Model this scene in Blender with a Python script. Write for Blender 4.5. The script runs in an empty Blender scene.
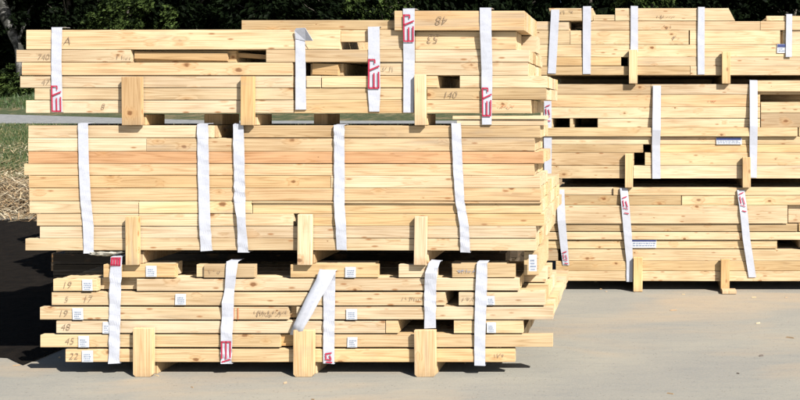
import bpy, bmesh, math, random
from mathutils import Vector, noise
R = math.radians
rnd = random.Random(11)
sc = bpy.context.scene

# ------------------------------------------------------------------ camera
EYE = 1.7                      # eye height, metres
cam = bpy.data.cameras.new('camera'); camo = bpy.data.objects.new('camera', cam)
sc.collection.objects.link(camo); sc.camera = camo
camo.location = (0, 0, EYE); camo.rotation_euler = (R(90), 0, 0)
cam.sensor_width = 36; cam.lens = 788 / 800 * 36
cam.shift_x = -240 / 800; cam.shift_y = -93 / 800
cam.clip_start = .05; cam.clip_end = 900

# ------------------------------------------------------------------ light
SUN_EL, SUN_AZ = 40, 51        # degrees; azimuth to the right of the line back to the camera
w = bpy.data.worlds.new('World'); sc.world = w; w.use_nodes = True
nt = w.node_tree; bg = nt.nodes['Background']
sky = nt.nodes.new('ShaderNodeTexSky'); sky.sky_type = 'NISHITA'; sky.sun_disc = False
sky.sun_elevation = R(SUN_EL); sky.sun_rotation = R(180 - SUN_AZ)
nt.links.new(sky.outputs[0], bg.inputs[0]); bg.inputs[1].default_value = .05
sun = bpy.data.lights.new('sun', 'SUN'); sun.energy = 5.0; sun.angle = R(.5); sun.color = (1, .965, .9)
suno = bpy.data.objects.new('sun', sun); sc.collection.objects.link(suno)
sdir = Vector((math.sin(R(SUN_AZ)) * math.cos(R(SUN_EL)), -math.cos(R(SUN_AZ)) * math.cos(R(SUN_EL)), math.sin(R(SUN_EL))))
suno.rotation_euler = sdir.to_track_quat('Z', 'Y').to_euler(); suno.location = sdir * 60
vs = sc.view_settings; vs.view_transform = 'Standard'; vs.look = 'None'; vs.gamma = 1; vs.exposure = .77
vs.use_curve_mapping = False
sc.cycles.diffuse_bounces = 1; sc.cycles.max_bounces = 6

# ------------------------------------------------------------------ helpers
SF, YF = 157.6, 5.0            # front row: pixels per metre of the survey drawing, distance of its face
SB, YB = 108.2, 5.0 * 157.6 / 108.2
def X(px, s): return (px - 640) / s
def Z(py, s): return EYE + (107 - py) / s

def obj(name, bm, mats, parent=None, loc=(0, 0, 0), smooth=False):
    me = bpy.data.meshes.new(name)
    if isinstance(bm, bmesh.types.BMesh):
        bm.to_mesh(me); bm.free()
    else:
        me.from_pydata(bm[0], [], bm[1])
        if len(bm) > 2:
            me.polygons.foreach_set('material_index', bm[2])
    if not isinstance(mats, (list, tuple)): mats = [mats]
    for m in mats: me.materials.append(m)
    if smooth: me.polygons.foreach_set('use_smooth', [True] * len(me.polygons))
    me.update()
    o = bpy.data.objects.new(name, me); sc.collection.objects.link(o)
    o.location = loc; o.parent = parent
    return o
def tag(o, label=None, cat=None, group=None, kind=None):
    if label: o['label'] = label
    if cat: o['category'] = cat
    if group: o['group'] = group
    if kind: o['kind'] = kind
    return o
def thing(name, label, cat, loc, group=None):
    o = bpy.data.objects.new(name, None); sc.collection.objects.link(o); o.location = loc
    o.empty_display_size = .2
    return tag(o, label, cat, group)

# ------------------------------------------------------------------ materials
class N:
    def __init__(s, name):
        s.m = bpy.data.materials.new(name); s.m.use_nodes = True; s.t = s.m.node_tree
        s.b = s.t.nodes['Principled BSDF']
    def n(s, typ, **kw):
        nd = s.t.nodes.new(typ)
        for k, v in kw.items():
            if k.startswith('i_'):
                key = k[2:]; key = int(key) if key.isdigit() else key.replace('_', ' ')
                nd.inputs[key].default_value = v
            else: setattr(nd, k, v)
        return nd
    def l(s, a, b): s.t.links.new(a, b)
    def math(s, op, a, b=None, c=None, clamp=False):
        nd = s.n('ShaderNodeMath', operation=op); nd.use_clamp = clamp
        for i, v in enumerate((a, b, c)):
            if v is None: continue
            if isinstance(v, (int, float)): nd.inputs[i].default_value = v
            else: s.l(v, nd.inputs[i])
        return nd.outputs[0]
    def mix(s, f, a, b, typ='MIX'):
        nd = s.n('ShaderNodeMix', data_type='RGBA', blend_type=typ)
        for i, v in ((0, f), (6, a), (7, b)):
            if isinstance(v, (int, float)): nd.inputs[i].default_value = v
            elif isinstance(v, tuple): nd.inputs[i].default_value = (*v, 1)
            else: s.l(v, nd.inputs[i])
        return nd.outputs[2]
    def noise(s, vec, scale, detail=3, rough=.5, dist=0):
        nd = s.n('ShaderNodeTexNoise'); nd.inputs['Scale'].default_value = scale
        nd.inputs['Detail'].default_value = detail; nd.inputs['Roughness'].default_value = rough
        nd.inputs['Distortion'].default_value = dist; s.l(vec, nd.inputs['Vector']); return nd.outputs[0]
    def mapr(s, v, a, b, c=0, d=1):
        nd = s.n('ShaderNodeMapRange'); s.l(v, nd.inputs[0])
        for i, q in enumerate((a, b, c, d)): nd.inputs[i + 1].default_value = q
        return nd.outputs[0]
    def scalev(s, vec, v):
        nd = s.n('ShaderNodeVectorMath', operation='MULTIPLY'); s.l(vec, nd.inputs[0]); nd.inputs[1].default_value = v
        return nd.outputs[0]
    def bump(s, h, strength, dist):
        nd = s.n('ShaderNodeBump'); nd.inputs['Strength'].default_value = strength; nd.inputs['Distance'].default_value = dist
        s.l(h, nd.inputs['Height']); s.l(nd.outputs[0], s.b.inputs['Normal'])

def wood(name, vertical=False, light=(.80, .63, .415), dark=(.50, .34, .19), knots=1.0):
    a = N(name)
    tc = a.n('ShaderNodeTexCoord').outputs['Object']; oi = a.n('ShaderNodeObjectInfo')
    rv = a.n('ShaderNodeCombineXYZ')
    a.l(a.math('MULTIPLY', oi.outputs['Random'], 37.0), rv.inputs[0])
    a.l(a.math('MULTIPLY', oi.outputs['Random'], 113.0), rv.inputs[1])
    a.l(a.math('MULTIPLY', oi.outputs['Random'], 71.0), rv.inputs[2])
    add = a.n('ShaderNodeVectorMath', operation='ADD'); a.l(tc, add.inputs[0]); a.l(rv.outputs[0], add.inputs[1])
    v = add.outputs[0]
    # knots: rare round spots
    vo = a.n('ShaderNodeTexVoronoi'); vo.inputs['Scale'].default_value = 1; vo.feature = 'F1'
    a.l(a.scalev(v, (6, 9, 7) if vertical else (6, 9, 10)), vo.inputs['Vector'])
    wob = a.noise(v, 45, 2)
    kd = a.math('ADD', vo.outputs['Distance'], a.math('MULTIPLY', a.math('SUBTRACT', wob, .5), .1))
    sc3 = a.n('ShaderNodeSeparateColor'); a.l(vo.outputs['Color'], sc3.inputs[0])
    siz = a.math('MULTIPLY', a.math('POWER', sc3.outputs[0], 2.2), .15 * knots)
    siz = a.math('ADD', siz, .018)
    knot = a.mapr(a.math('DIVIDE', kd, siz), 1.1, .6)
    halo = a.math('MULTIPLY', a.mapr(a.math('DIVIDE', kd, siz), 3.2, .8), a.mapr(siz, .03, .09))
    # growth rings flowing round the knots
    st = (26, 12, .9) if vertical else (.75, 12, 22)
    big = a.noise(a.scalev(v, st), 1, 2, .45)
    ph = a.math('ADD', a.math('MULTIPLY', big, 9), a.math('MULTIPLY', halo, 1.3))
    band = a.math('FRACT', ph)
    band = a.math('POWER', a.math('ABSOLUTE', a.math('SUBTRACT', a.math('MULTIPLY', band, 2), 1)), 2.2)
    st2 = (240, 240, 2.5) if vertical else (2.5, 240, 240)
    fine = a.noise(a.scalev(v, st2), 1, 3, .6)
    blot = a.noise(a.scalev(v, (2, 2, 5) if not vertical else (5, 2, 2)), 1, 3)
    f = a.math('ADD', a.math('MULTIPLY', band, .56), a.mapr(fine, .38, .66, 0, .5))
    f = a.math('ADD', f, a.mapr(blot, .35, .7, -.2, .32), clamp=True)
    c = a.mix(f, light, dark)
    # every board its own tone
    tone = a.mapr(a.math('FRACT', a.math('MULTIPLY', oi.outputs['Random'], 17.3)), 0, 1, .80, 1.05)
    tn = a.n('ShaderNodeCombineXYZ')
    warm = a.mapr(a.math('FRACT', a.math('MULTIPLY', oi.outputs['Random'], 91.7)), 0, 1, .84, 1.06)
    a.l(tone, tn.inputs[0]); a.l(a.math('MULTIPLY', tone, a.mapr(warm, .84, 1.06, .965, 1.015)), tn.inputs[1]); a.l(a.math('MULTIPLY', tone, warm), tn.inputs[2])
    c = a.mix(1.0, c, tn.outputs[0], 'MULTIPLY')
    c = a.mix(1.0, c, oi.outputs['Color'], 'MULTIPLY')
    c = a.mix(a.math('MULTIPLY', halo, .38), c, (.52, .27, .10))
    c = a.mix(a.math('MULTIPLY', knot, .88), c, (.20, .085, .03))
    vp = a.n('ShaderNodeTexVoronoi'); vp.inputs['Scale'].default_value = 1
    a.l(a.scalev(v, (14, 20, 7) if vertical else (7, 20, 24)), vp.inputs['Vector'])
    sp3 = a.n('ShaderNodeSeparateColor'); a.l(vp.outputs['Color'], sp3.inputs[0])
    pin = a.mapr(vp.outputs['Distance'], .19, .09)
    pin = a.math('MULTIPLY', pin, a.mapr(sp3.outputs[1], .58, .66))
    c = a.mix(a.math('MULTIPLY', pin, .85), c, (.33, .15, .06))
    # grubby handling marks, blue-grey sap stain
    dirt = a.mapr(a.noise(a.scalev(v, (3, 3, 9)), 1.4, 5, .65), .55, .74)
    c = a.mix(a.math('MULTIPLY', dirt, .28), c, (.34, .27, .20))
    bs = a.math('MULTIPLY', a.mapr(a.noise(a.scalev(v, (1.2, 4, 16) if not vertical else (16, 4, 1.2)), 1, 4, .6), .52, .68), a.mapr(a.math('FRACT', a.math('MULTIPLY', oi.outputs['Random'], 53.9)), .72, .86))
    c = a.mix(a.math('MULTIPLY', bs, .45), c, (.36, .31, .25))
    if vertical:   # crushed, dirty lower end
        gz = a.n('ShaderNodeSeparateXYZ'); a.l(tc, gz.inputs[0])
        lo = a.math('MULTIPLY', a.mapr(a.math('ADD', gz.outputs[2], a.math('MULTIPLY', wob, .06)), -.06, -.13), .45)
        c = a.mix(lo, c, (.30, .22, .14))
    a.l(c, a.b.inputs['Base Color'])
    a.b.inputs['Roughness'].default_value = .62; a.b.inputs['Specular IOR Level'].default_value = .3
    a.bump(a.math('ADD', fine, a.math('MULTIPLY', knot, -1)), .35, .002)
    return a.m
WOOD = wood('pine'); POST = wood('pine_post', True, (.76, .56, .35), (.50, .32, .17), .8)

def simple(name, col, rough=.6):
    a = N(name); tc = a.n('ShaderNodeTexCoord').outputs['Object']
    nz = a.noise(tc, 60, 3)
    a.l(a.mix(a.mapr(nz, .3, .7), tuple(x * .82 for x in col), tuple(min(1, x * 1.08) for x in col)), a.b.inputs['Base Color'])
    a.b.inputs['Roughness'].default_value = rough; return a.m
INK = simple('pencil', (.30, .21, .14)); BLUE = simple('blue_print', (.05, .07, .22)); RED = simple('red_print', (.50, .03, .075), .45)
PAPER = simple('paper', (.66, .68, .72)); GREYP = simple('grey_print', (.25, .30, .42))
REDCH = simple('red_chalk', (.62, .22, .10))

a = N('strap_plastic')
tc = a.n('ShaderNodeTexCoord').outputs['Object']
weave = a.n('ShaderNodeTexWave', bands_direction='Z'); weave.inputs['Scale'].default_value = 55; weave.inputs['Distortion'].default_value = 1.2
a.l(tc, weave.inputs['Vector'])
sp = a.mapr(a.noise(tc, 70, 4, .7), .52, .72)
smu = a.mapr(a.noise(tc, 9, 4, .6), .45, .75)
c = a.mix(a.math('MULTIPLY', sp, .38), (.56, .58, .66), (.34, .36, .43))
c = a.mix(a.math('MULTIPLY', smu, .22), c, (.50, .48, .46))
a.l(c, a.b.inputs['Base Color']); a.b.inputs['Roughness'].default_value = .42
a.bump(a.math('ADD', weave.outputs[0], a.math('MULTIPLY', a.noise(tc, 25, 4), 2)), .3, .0015)
STRAP = a.m
a = N('crumpled_wrap')
tc = a.n('ShaderNodeTexCoord').outputs['Object']
a.l(a.mix(a.mapr(a.noise(tc, 18, 5, .7), .35, .7), (.70, .68, .60), (.38, .34, .26)), a.b.inputs['Base Color']); WRAP = a.m

# ------------------------------------------------------------------ lumber
def board_mesh(L, H, D, warp=1.0, cut=(0, 0), ch=.0022):
    """a sawn board: eased edges, a little crook and bow, optional sloping end cuts"""
    n = max(2, int(L / .22)); vs_, fs = [], []
    ph, amp = rnd.uniform(0, 6), rnd.uniform(-1, 1) * min(.0035, .0012 * L) * warp
    pz, az = rnd.uniform(0, 6), rnd.uniform(-1, 1) * min(.0022, .0008 * L) * warp
    for i in range(n + 1):
        t = i / n; x = (t - .5) * L
        dy = amp * math.sin(ph + t * 3.3); dz = az * math.sin(pz + t * 4)
        hy, hz = D / 2, H / 2
        for (y, z) in ((-hy, -hz + ch), (-hy, hz - ch), (-hy + ch, hz), (hy - ch, hz), (hy, hz - ch), (hy, -hz + ch), (hy - ch, -hz), (-hy + ch, -hz)):
            xx = x
            if i == 0: xx += cut[0] * (.5 - z / H)
            if i == n: xx += cut[1] * (.5 - z / H)
            vs_.append((xx, y + dy, z + dz))
    for i in range(n):
        for k in range(8):
            k2 = (k + 1) % 8
            fs.append((i * 8 + k, i * 8 + k2, i * 8 + 8 + k2, i * 8 + 8 + k))
    fs.append(tuple(range(7, -1, -1))); fs.append(tuple(range(n * 8, n * 8 + 8)))
    fs = [tuple(reversed(f)) for f in fs]
    return vs_, fs

class Bundle:
    def __init__(s, label, S, Y, xc, ybase, name='lumber_bundle', group='strapped lumber bundles'):
        s.S, s.Y = S, Y; s.base = Vector((X(xc, S), Y, Z(ybase, S)))
        s.t = thing(name, label, 'lumber bundle', s.base, group); s.front = []
    def put(s, x0, x1, y0, y1, prot=0, depth=.038, back=0, tint=None, cut=(0, 0), gap=.0012, label=None, name='board', warp=1):
        S = s.S; L = (x1 - x0) / S; H = (y1 - y0) / S - 2 * gap
        o = obj(name, board_mesh(L, H, depth, warp, cut), WOOD, s.t)
        o.location = Vector((X((x0 + x1) / 2, S), s.Y - prot + back + depth / 2, Z((y0 + y1) / 2, S))) - s.base
        if not tint and rnd.random() < .32: tint = rnd.choice(((.86, .80, .72), (.93, .88, .80), (.80, .76, .70), (1, .9, .78)))
        if tint: o.color = (*tint, 1)
        if label: o['label'] = label
        if back == 0: s.front.append((x0, x1, y0, y1, prot, o))
        return o
    def row(s, y0, y1, segs, D, ends=(6, 6), black=(), gap=.0012, rear_x=None, chunk=.115, shallow=0):
        """segs: (x0, x1[, dict]) boards of the face; behind them the further plies, staggered; black: openings that go deep"""
        for g in segs:
            kw = dict(g[2]) if len(g) > 2 else {}
            kw.setdefault('prot', rnd.uniform(0, .006)); kw.setdefault('gap', gap * rnd.uniform(.5, 2.4) if gap < .002 else gap * rnd.uniform(.8, 1.3))
            s.put(g[0], g[1], y0, y1, **kw)
        a0 = min(g[0] for g in segs); a1 = max(g[1] for g in segs)
        if rear_x: a0, a1 = rear_x
        d = .041; k = 0
        while d < D:
            th = .038 if k < 2 else chunk
            l = a0 + rnd.uniform(0, ends[0]); r = a1 - (ends[1] if ends[1] > 8 else 0) - rnd.uniform(0, 1.3)
            rng = [(l, r)]
            if d < .85:
                for (b0, b1) in black:
                    new = []
                    for (p, q) in rng:
                        if b1 <= p or b0 >= q: new.append((p, q)); continue
                        if b0 - p > 4: new.append((p, b0))
                        if q - b1 > 4: new.append((b1, q))
                    rng = new
            for (p, q) in rng:
                s.put(p, q, y0 + rnd.uniform(0, .5), y1, back=d, depth=th - .002, gap=gap + .0006, warp=.3)
            d += th; k += 1
    def surf(s, px, py):
        """(face object, protrusion) at a drawing point"""
        for f in s.front:
            if f[0] - .5 <= px <= f[1] + .5 and f[2] - .5 <= py <= f[3] + .5: return f[5], f[4]
        return None, 0

def ribbon(bun, pts, name='strap', over=.05, under=.10, logo=None, crink=.55, mat=None, top_over=True, bottom_under=True):
    """woven plastic band: pts (left, right, y, stand-off) down the face; it runs on over the top and under the bottom"""
    S = bun.S; r = random.Random(int(pts[0][0] * 7 + pts[0][2]))
    P = []
    for (p, q) in zip(pts, pts[1:]):
        m = max(2, int(abs(q[2] - p[2]) / 5))
        for i in range(m):
            t = i / m; P.append([p[k] + (q[k] - p[k]) * t for k in range(4)])
    P.append(list(pts[-1]))
    rows = []; tw = [0]; crink *= .62
    def prow(l, rr, y, z):
        out = []; tw[0] = -tw[0] * .5 + r.uniform(-1, 1) * .0032 * crink; mid = r.uniform(-1, 1) * .0022 * crink
        e0, e1 = r.uniform(-1, 1) * .0014 * crink, r.uniform(-1, 1) * .0014 * crink; sk = r.uniform(-1, 1) * .006 * crink
        for k in range(6):
            u = k / 5
            out.append((l + e0 + (rr - l + e1 - e0) * u, y - .003 * crink + tw[0] * (u - .5) * 2 + mid * (1 - abs(u - .5) * 2), z + sk * (u - .5)))
        return out
    yf = bun.Y
    l, rr, y, off = P[0]
    if top_over:
        for k in range(5):
            b = over * (1 - k / 5) + .01
            rows.append(prow(X(l, S), X(rr, S), yf + b, Z(y, S) + .003))
    for (l, rr, y, off) in P:
        rows.append(prow(X(l, S), X(rr, S), yf - .011 - off, Z(y, S)))
    l, rr, y, off = P[-1]
    if bottom_under:
        for k in range(1, 4):
            rows.append(prow(X(l, S), X(rr, S), yf - .005 + under * k / 3, Z(y, S) - .002))
    V = [v for rw in rows for v in rw]; F = []
    for i in range(len(rows) - 1):
        for k in range(5):
            F.append((i * 6 + k, i * 6 + k + 1, i * 6 + k + 7, i * 6 + k + 6))
    c = Vector(((V[0][0]), yf, Z(P[-1][2], S)))
    V = [tuple(Vector(v) - c) for v in V]
    o = obj(name, (V, F), mat or STRAP, bun.t, c - bun.base, False)
    md = o.modifiers.new('thick', 'SOLIDIFY'); md.thickness = .0010; md.offset = 0
    if logo:
        y0, y1 = logo[0], logo[1]; style = logo[2] if len(logo) > 2 else 'full'
        def edge(py):
            for p, q in zip(P, P[1:]):
                if min(p[2], q[2]) <= py <= max(p[2], q[2]) + 1e-6:
                    t = (py - p[2]) / (q[2] - p[2] + 1e-9)
                    return [p[k] + (q[k] - p[k]) * t for k in range(4)]
            return P[-1]
        LV, LF = [], []
        def bar(u0, v0, u1, v1, wd):
            # u across 0..1, v down 0..1 ; ribbon-following quad strip
            n = 5; d = Vector((u1 - u0, (v1 - v0) * (y1 - y0) / (P[0][1] - P[0][0] + .01))); d.normalize(); nn = Vector((-d.y, d.x)) * wd
            base = len(LV)
            for i in range(n + 1):
                t = i / n; u = u0 + (u1 - u0) * t; v = v0 + (v1 - v0) * t
                py = y0 + (y1 - y0) * v
                for sgn in (-1, 1):
                    e = edge(py + sgn * nn.y * (P[0][1] - P[0][0]))
                    uu = u + sgn * nn.x
                    pz = py + sgn * nn.y * (P[0][1] - P[0][0])
                    LV.append((X(e[0] + (e[1] - e[0]) * uu, S), yf - .0195 - e[3], Z(pz, S)))
            for i in range(n): LF.append((base + 2 * i, base + 2 * i + 1, base + 2 * i + 3, base + 2 * i + 2))
        W = .065
        if style == 'full':
            bar(.10, .0, .10, 1, W); bar(.1, .03, .62, .03, W); bar(.6, .03, .6, .16, W * .9)
            bar(.05, .40, .98, .24, W); bar(.52, .48, .52, 1, W); bar(.90, .44, .90, 1, W); bar(.06, .985, .95, .985, W)
        elif style == 'comb':
            bar(.08, .03, .95, .03, W); bar(.12, 0, .12, .8, W); bar(.5, 0, .5, .8, W); bar(.88, 0, .88, .75, W); bar(.1, .95, .9, .82, W)
        elif style == 'block':
            for u in (.15, .38, .62, .85): bar(u, 0, u, 1, .09)
            bar(.05, .04, .95, .04, .05); bar(.05, .9, .95, .96, .06)
        else:   # small worn print
            bar(.2, .1, .8, .0, W); bar(.25, .2, .3, .55, W); bar(.6, .25, .75, .6, W); bar(.2, .62, .8, .7, W * .8); bar(.3, .9, .85, .95, W)
        lv = [tuple(Vector(v) - c) for v in LV]
        obj('printed_mark', (lv, LF), RED, o)
    return o

def sticker(bun, x0, x1, y0, y1, style='tag'):
    o, prot = bun.surf((x0 + x1) / 2, (y0 + y1) / 2)
    S = bun.S; host = o if o else bun.t
    hostloc = bun.base + (o.location if o else Vector())
    yy = bun.Y - prot - .0075
    V, F, M = [], [], []
    def q(a0, a1, b0, b1, dy, mi, sk=0):
        i = len(V)
        for (px, py) in ((a0 + sk, b1), (a1 + sk, b1), (a1, b0), (a0, b0)):
            V.append(tuple(Vector((X(px, S), yy - dy, Z(py, S))) - hostloc))
        F.append((i, i + 1, i + 2, i + 3)); M.append(mi)
    sk = rnd.uniform(-.5, .5)
    i = len(V)
    for dy in (0, .002):
        for (px, py) in ((x0 + sk, y1), (x1 + sk, y1), (x1, y0), (x0, y0)):
            V.append(tuple(Vector((X(px, S), yy + dy, Z(py, S))) - hostloc))
    F += [(0, 1, 2, 3), (7, 6, 5, 4), (0, 4, 5, 1), (1, 5, 6, 2), (2, 6, 7, 3), (3, 7, 4, 0)]; M += [0] * 6
    W, H = x1 - x0, y1 - y0
    if style == 'tag':
        for k in range(3):
            v = y0 + H * (.3 + .18 * k)
            x = x0 + W * .2
            while x < x0 + W * (.62 + .25 * rnd.random()):
                d = rnd.uniform(.5, 1.6); q(x, min(x + d, x1 - .8), v, v + H * .09, .0015, 1); x += d + .5
        q(x0 + W * .22, x0 + W * .8, y0 + H * .86, y0 + H * .90, .0015, 1)
    else:
        q(x0 + .4, x1 - .4, y0 + .2, y0 + H * .38, .0015, 2)
        for k in range(2):
            v = y0 + H * (.5 + .22 * k); x = x0 + 1.5
            while x < x1 - 3:
                d = rnd.uniform(1, 3); q(x, x + d, v, v + H * .1, .0015, 1); x += d + .7
    return obj('paper_label', (V, F, M), [PAPER, GREYP, BLUE], host)

def writing(bun, text, x, y, h, rot=0, mat=None, name='pencil_mark'):
    o, prot = bun.surf(x, y)
    if not o: return
    cu = bpy.data.curves.new('t', 'FONT'); cu.body = text; cu.size = h / bun.S * 1.35; cu.shear = .25; cu.align_x = 'CENTER'; cu.align_y = 'CENTER'
    cu.offset = -.0014 * h / 9; cu.extrude = .0003
    to = bpy.data.objects.new('t', cu); sc.collection.objects.link(to)
    dg = bpy.context.evaluated_depsgraph_get(); me = bpy.data.meshes.new_from_object(to.evaluated_get(dg))
    bpy.data.objects.remove(to)
    me.materials.clear(); me.materials.append(mat or INK)
    m = bpy.data.objects.new(name, me); sc.collection.objects.link(m); m.parent = o
    m.location = Vector((X(x, bun.S), bun.Y - prot - .0055, Z(y, bun.S))) - bun.base - o.location
    m.rotation_euler = (R(90), R(rot), 0)
def scribble(bun, x0, x1, y, h, mat=None, wd=.45):
    """worn, unreadable stamp: little pen strokes in a line"""
    o, prot = bun.surf((x0 + x1) / 2, y)
    if not o: return
    S = bun.S; V, F = [], []
    x = x0
    while x < x1:
        if rnd.random() < .8:
            px, py = x, y + rnd.uniform(-.5, .5) * h
            for k in range(rnd.randint(1, 3)):
                nx, ny = px + rnd.uniform(-.6, 1.6), y + rnd.uniform(-.5, .5) * h
                d = Vector((nx - px, ny - py)); d.normalize() if d.length else None
                n = Vector((-d.y, d.x)) * wd / 2; i = len(V)
                for (u, v) in ((px + n.x, py + n.y), (nx + n.x, ny + n.y), (nx - n.x, ny - n.y), (px - n.x, py - n.y)):
                    V.append(tuple(Vector((X(u, S), bun.Y - prot - .0056 - .0001 * k, Z(v, S))) - bun.base - o.location))
                F.append((i, i + 1, i + 2, i + 3)); px, py = nx, ny
        x += rnd.uniform(1.4, 2.6)
    if F: obj('pencil_mark', (V, F), mat or INK, o)

def bearer(label, S, Y, x0, x1, ytop, ybot, beam_top, depth=1.05, group='upright timber bearers', post=.028, beam=True, prot=.012, chamfer=False, foot=False, tint=None, back=.02):
    """an upright leaning on the face of the bundle, nailed to a cross timber that carries the bundle"""
    base = Vector((X((x0 + x1) / 2, S), Y, Z(ybot, S)))
    t = thing('timber_bearer', label, 'timber bearer', base, group)
    if post:
        wd, h = (x1 - x0) / S, (ybot - ytop) / S
        bm = bmesh.new(); bmesh.ops.create_cube(bm, size=1)
        bmesh.ops.scale(bm, vec=(wd, post, h), verts=bm.verts)
        if chamfer:
            es = [e for e in bm.edges if all(v.co.z < 0 for v in e.verts) and abs(e.verts[0].co.x - e.verts[1].co.x) < 1e-6]
            bmesh.ops.bevel(bm, geom=es, offset=.016, segments=1, affect='EDGES')
        bmesh.ops.bevel(bm, geom=[e for e in bm.edges], offset=.0025, segments=1, affect='EDGES')
        o = obj('upright', bm, POST, t, Vector((0, -prot - post / 2, h / 2)))
        o.rotation_euler = (R(rnd.uniform(-.3, .3)), R(rnd.uniform(-.8, .8)), 0)
        if tint: o.color = (*tint, 1)
    if beam:
        wd, h = (x1 - x0) / S * .9, (ybot - beam_top) / S - .003
        bm = bmesh.new(); bmesh.ops.create_cube(bm, size=1)
        bmesh.ops.scale(bm, vec=(wd, depth, h), verts=bm.verts)
        bmesh.ops.bevel(bm, geom=[e for e in bm.edges], offset=.003, segments=1, affect='EDGES')
        obj('cross_timber', bm, POST, t, Vector((0, depth / 2 + back, h / 2)))
    if foot:
        bm = bmesh.new(); bmesh.ops.create_cube(bm, size=1)
        bmesh.ops.scale(bm, vec=(14 / S, .09, 3.4 / S), verts=bm.verts)
        bmesh.ops.bevel(bm, geom=[e for e in bm.edges], offset=.003, segments=1, affect='EDGES')
        obj('foot_block', bm, POST, t, Vector((3 / S, -.045 - post - prot, 1.75 / S)))
    return t

# ------------------------------------------------------------------ ground
def tz(x, y):
    """height of the land: flat yard, then a slow rise to the road and a bank under the trees"""
    def ss(a, b, t): t = max(0, min(1, (t - a) / (b - a))); return t * t * (3 - 2 * t)
    pts = [(12.2, 0), (14, .30), (20, .60), (31, 1.02), (36, 1.40), (44, 3.0), (60, 4.5), (400, 9)]
    if y <= 12.2: return -.02
    for (a, za), (b, zb) in zip(pts, pts[1:]):
        if y <= b:
            z = za + (zb - za) * (y - a) / (b - a); break
    else: z = 9
    if y < 30 or y > 37: z += noise.noise(Vector((x * .35, y * .35, 0))) * .10 * min(1, (y - 12.2) / 2)
    return z - .02
def road_far(x): return 32.4 + (-18 - x) * .27 if x > -40 else 39
a = N('concrete_yard')
tc = a.n('ShaderNodeTexCoord').outputs['Object']
st = a.scalev(tc, (.55, 1.2, 1))
n1 = a.noise(st, 1.3, 6, .6, .4); n2 = a.noise(tc, 60, 4, .7); n3 = a.noise(a.scalev(tc, (.5, 1.3, 1)), .9, 4, .55, .6); n4 = a.noise(a.scalev(tc, (1, 5, 1)), 3.5, 6, .7)
c = a.mix(a.mapr(n1, .32, .70), (.30, .285, .24), (.225, .222, .205))
c = a.mix(a.mapr(n3, .52, .66, 0, .55), c, (.43, .31, .19))
c = a.mix(a.mapr(n4, .48, .75, 0, .38), c, (.15, .165, .175))
c = a.mix(a.mapr(n2, .35, .75, -.0, .5), c, (.34, .31, .26))
vo = a.n('ShaderNodeTexVoronoi'); vo.inputs['Scale'].default_value = 26; a.l(tc, vo.inputs['Vector'])
c = a.mix(a.mapr(vo.outputs['Distance'], .17, .06, 0, .55), c, (.13, .11, .09))
a.l(c, a.b.inputs['Base Color']); a.b.inputs['Roughness'].default_value = .85
a.bump(a.math('ADD', a.noise(tc, 130, 4, .7), a.math('MULTIPLY', n4, 1.5)), .5, .006)
CONC = a.m
obj('yard_pavement', ([(-30, -12, 0), (45, -12, 0), (45, 12.3, 0), (-30, 12.3, 0)], [(0, 1, 2, 3)]), CONC)['kind'] = 'structure'
a = N('land')
tc = a.n('ShaderNodeTexCoord').outputs['Object']; sep = a.n('ShaderNodeSeparateXYZ'); a.l(tc, sep.inputs[0])
n1 = a.noise(tc, 1.1, 6, .65); n2 = a.noise(tc, 14, 5, .7)
gr = a.mix(a.mapr(n2, .35, .68), (.022, .04, .010), (.07, .085, .032))
di = a.mix(a.mapr(n2, .35, .65), (.20, .12, .06), (.42, .30, .17))
f = a.math('ADD', a.mapr(sep.outputs[1], 14.5, 17.5), a.mapr(n1, .35, .65, -.5, .5), clamp=True)
c = a.mix(f, di, gr)
c = a.mix(a.mapr(n1, .56, .68, 0, .6), c, (.24, .19, .10))
a.l(c, a.b.inputs['Base Color']); a.b.inputs['Roughness'].default_value = .95
a.bump(n2, .8, .05)
LAND = a.m
V, F = [], []
ys = [-300, -12.01] + [12.2 + i * .4 for i in range(60)] + [36.4 + i * 1.2 for i in range(22)] + [70, 90, 130, 200, 400]
xs = [-400, -200, -110, -75] + [-60 + i * 1.25 for i in range(89)] + [70, 110, 200, 400]
for y in ys:
    for x in xs: V.append((x, y, tz(x, y)))
nx = len(xs)
for j in range(len(ys) - 1):
    for i in range(nx - 1): F.append((j * nx + i, j * nx + i + 1, (j + 1) * nx + i + 1, (j + 1) * nx + i))
obj('ground', (V, F), LAND, None, (0, 0, 0), True)['kind'] = 'structure'
# pale lane across the grass
V, F = [], []
for i in range(61):
    x = -60 + i * 2
    a0, b0 = 31 + .12 * noise.noise(Vector((x * .4, 0, 0))), max(32.2, road_far(x))
    for k in range(5):
        y = a0 + (b0 - a0) * k / 4; V.append((x, y, tz(x, y) + .05))
for i in range(60):
    for k in range(4): F.append((i * 5 + k, i * 5 + 5 + k, i * 5 + 6 + k, i * 5 + 1 + k))
lane = N('gravel_lane'); tc = lane.n('ShaderNodeTexCoord').outputs['Object']
lane.l(lane.mix(lane.mapr(lane.noise(tc, 5, 6, .75), .3, .7), (.15, .155, .16), (.29, .29, .285)), lane.b.inputs['Base Color']); lane.b.inputs['Roughness'].default_value = .9
obj('road', (V, F), lane.m)['kind'] = 'structure'
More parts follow.
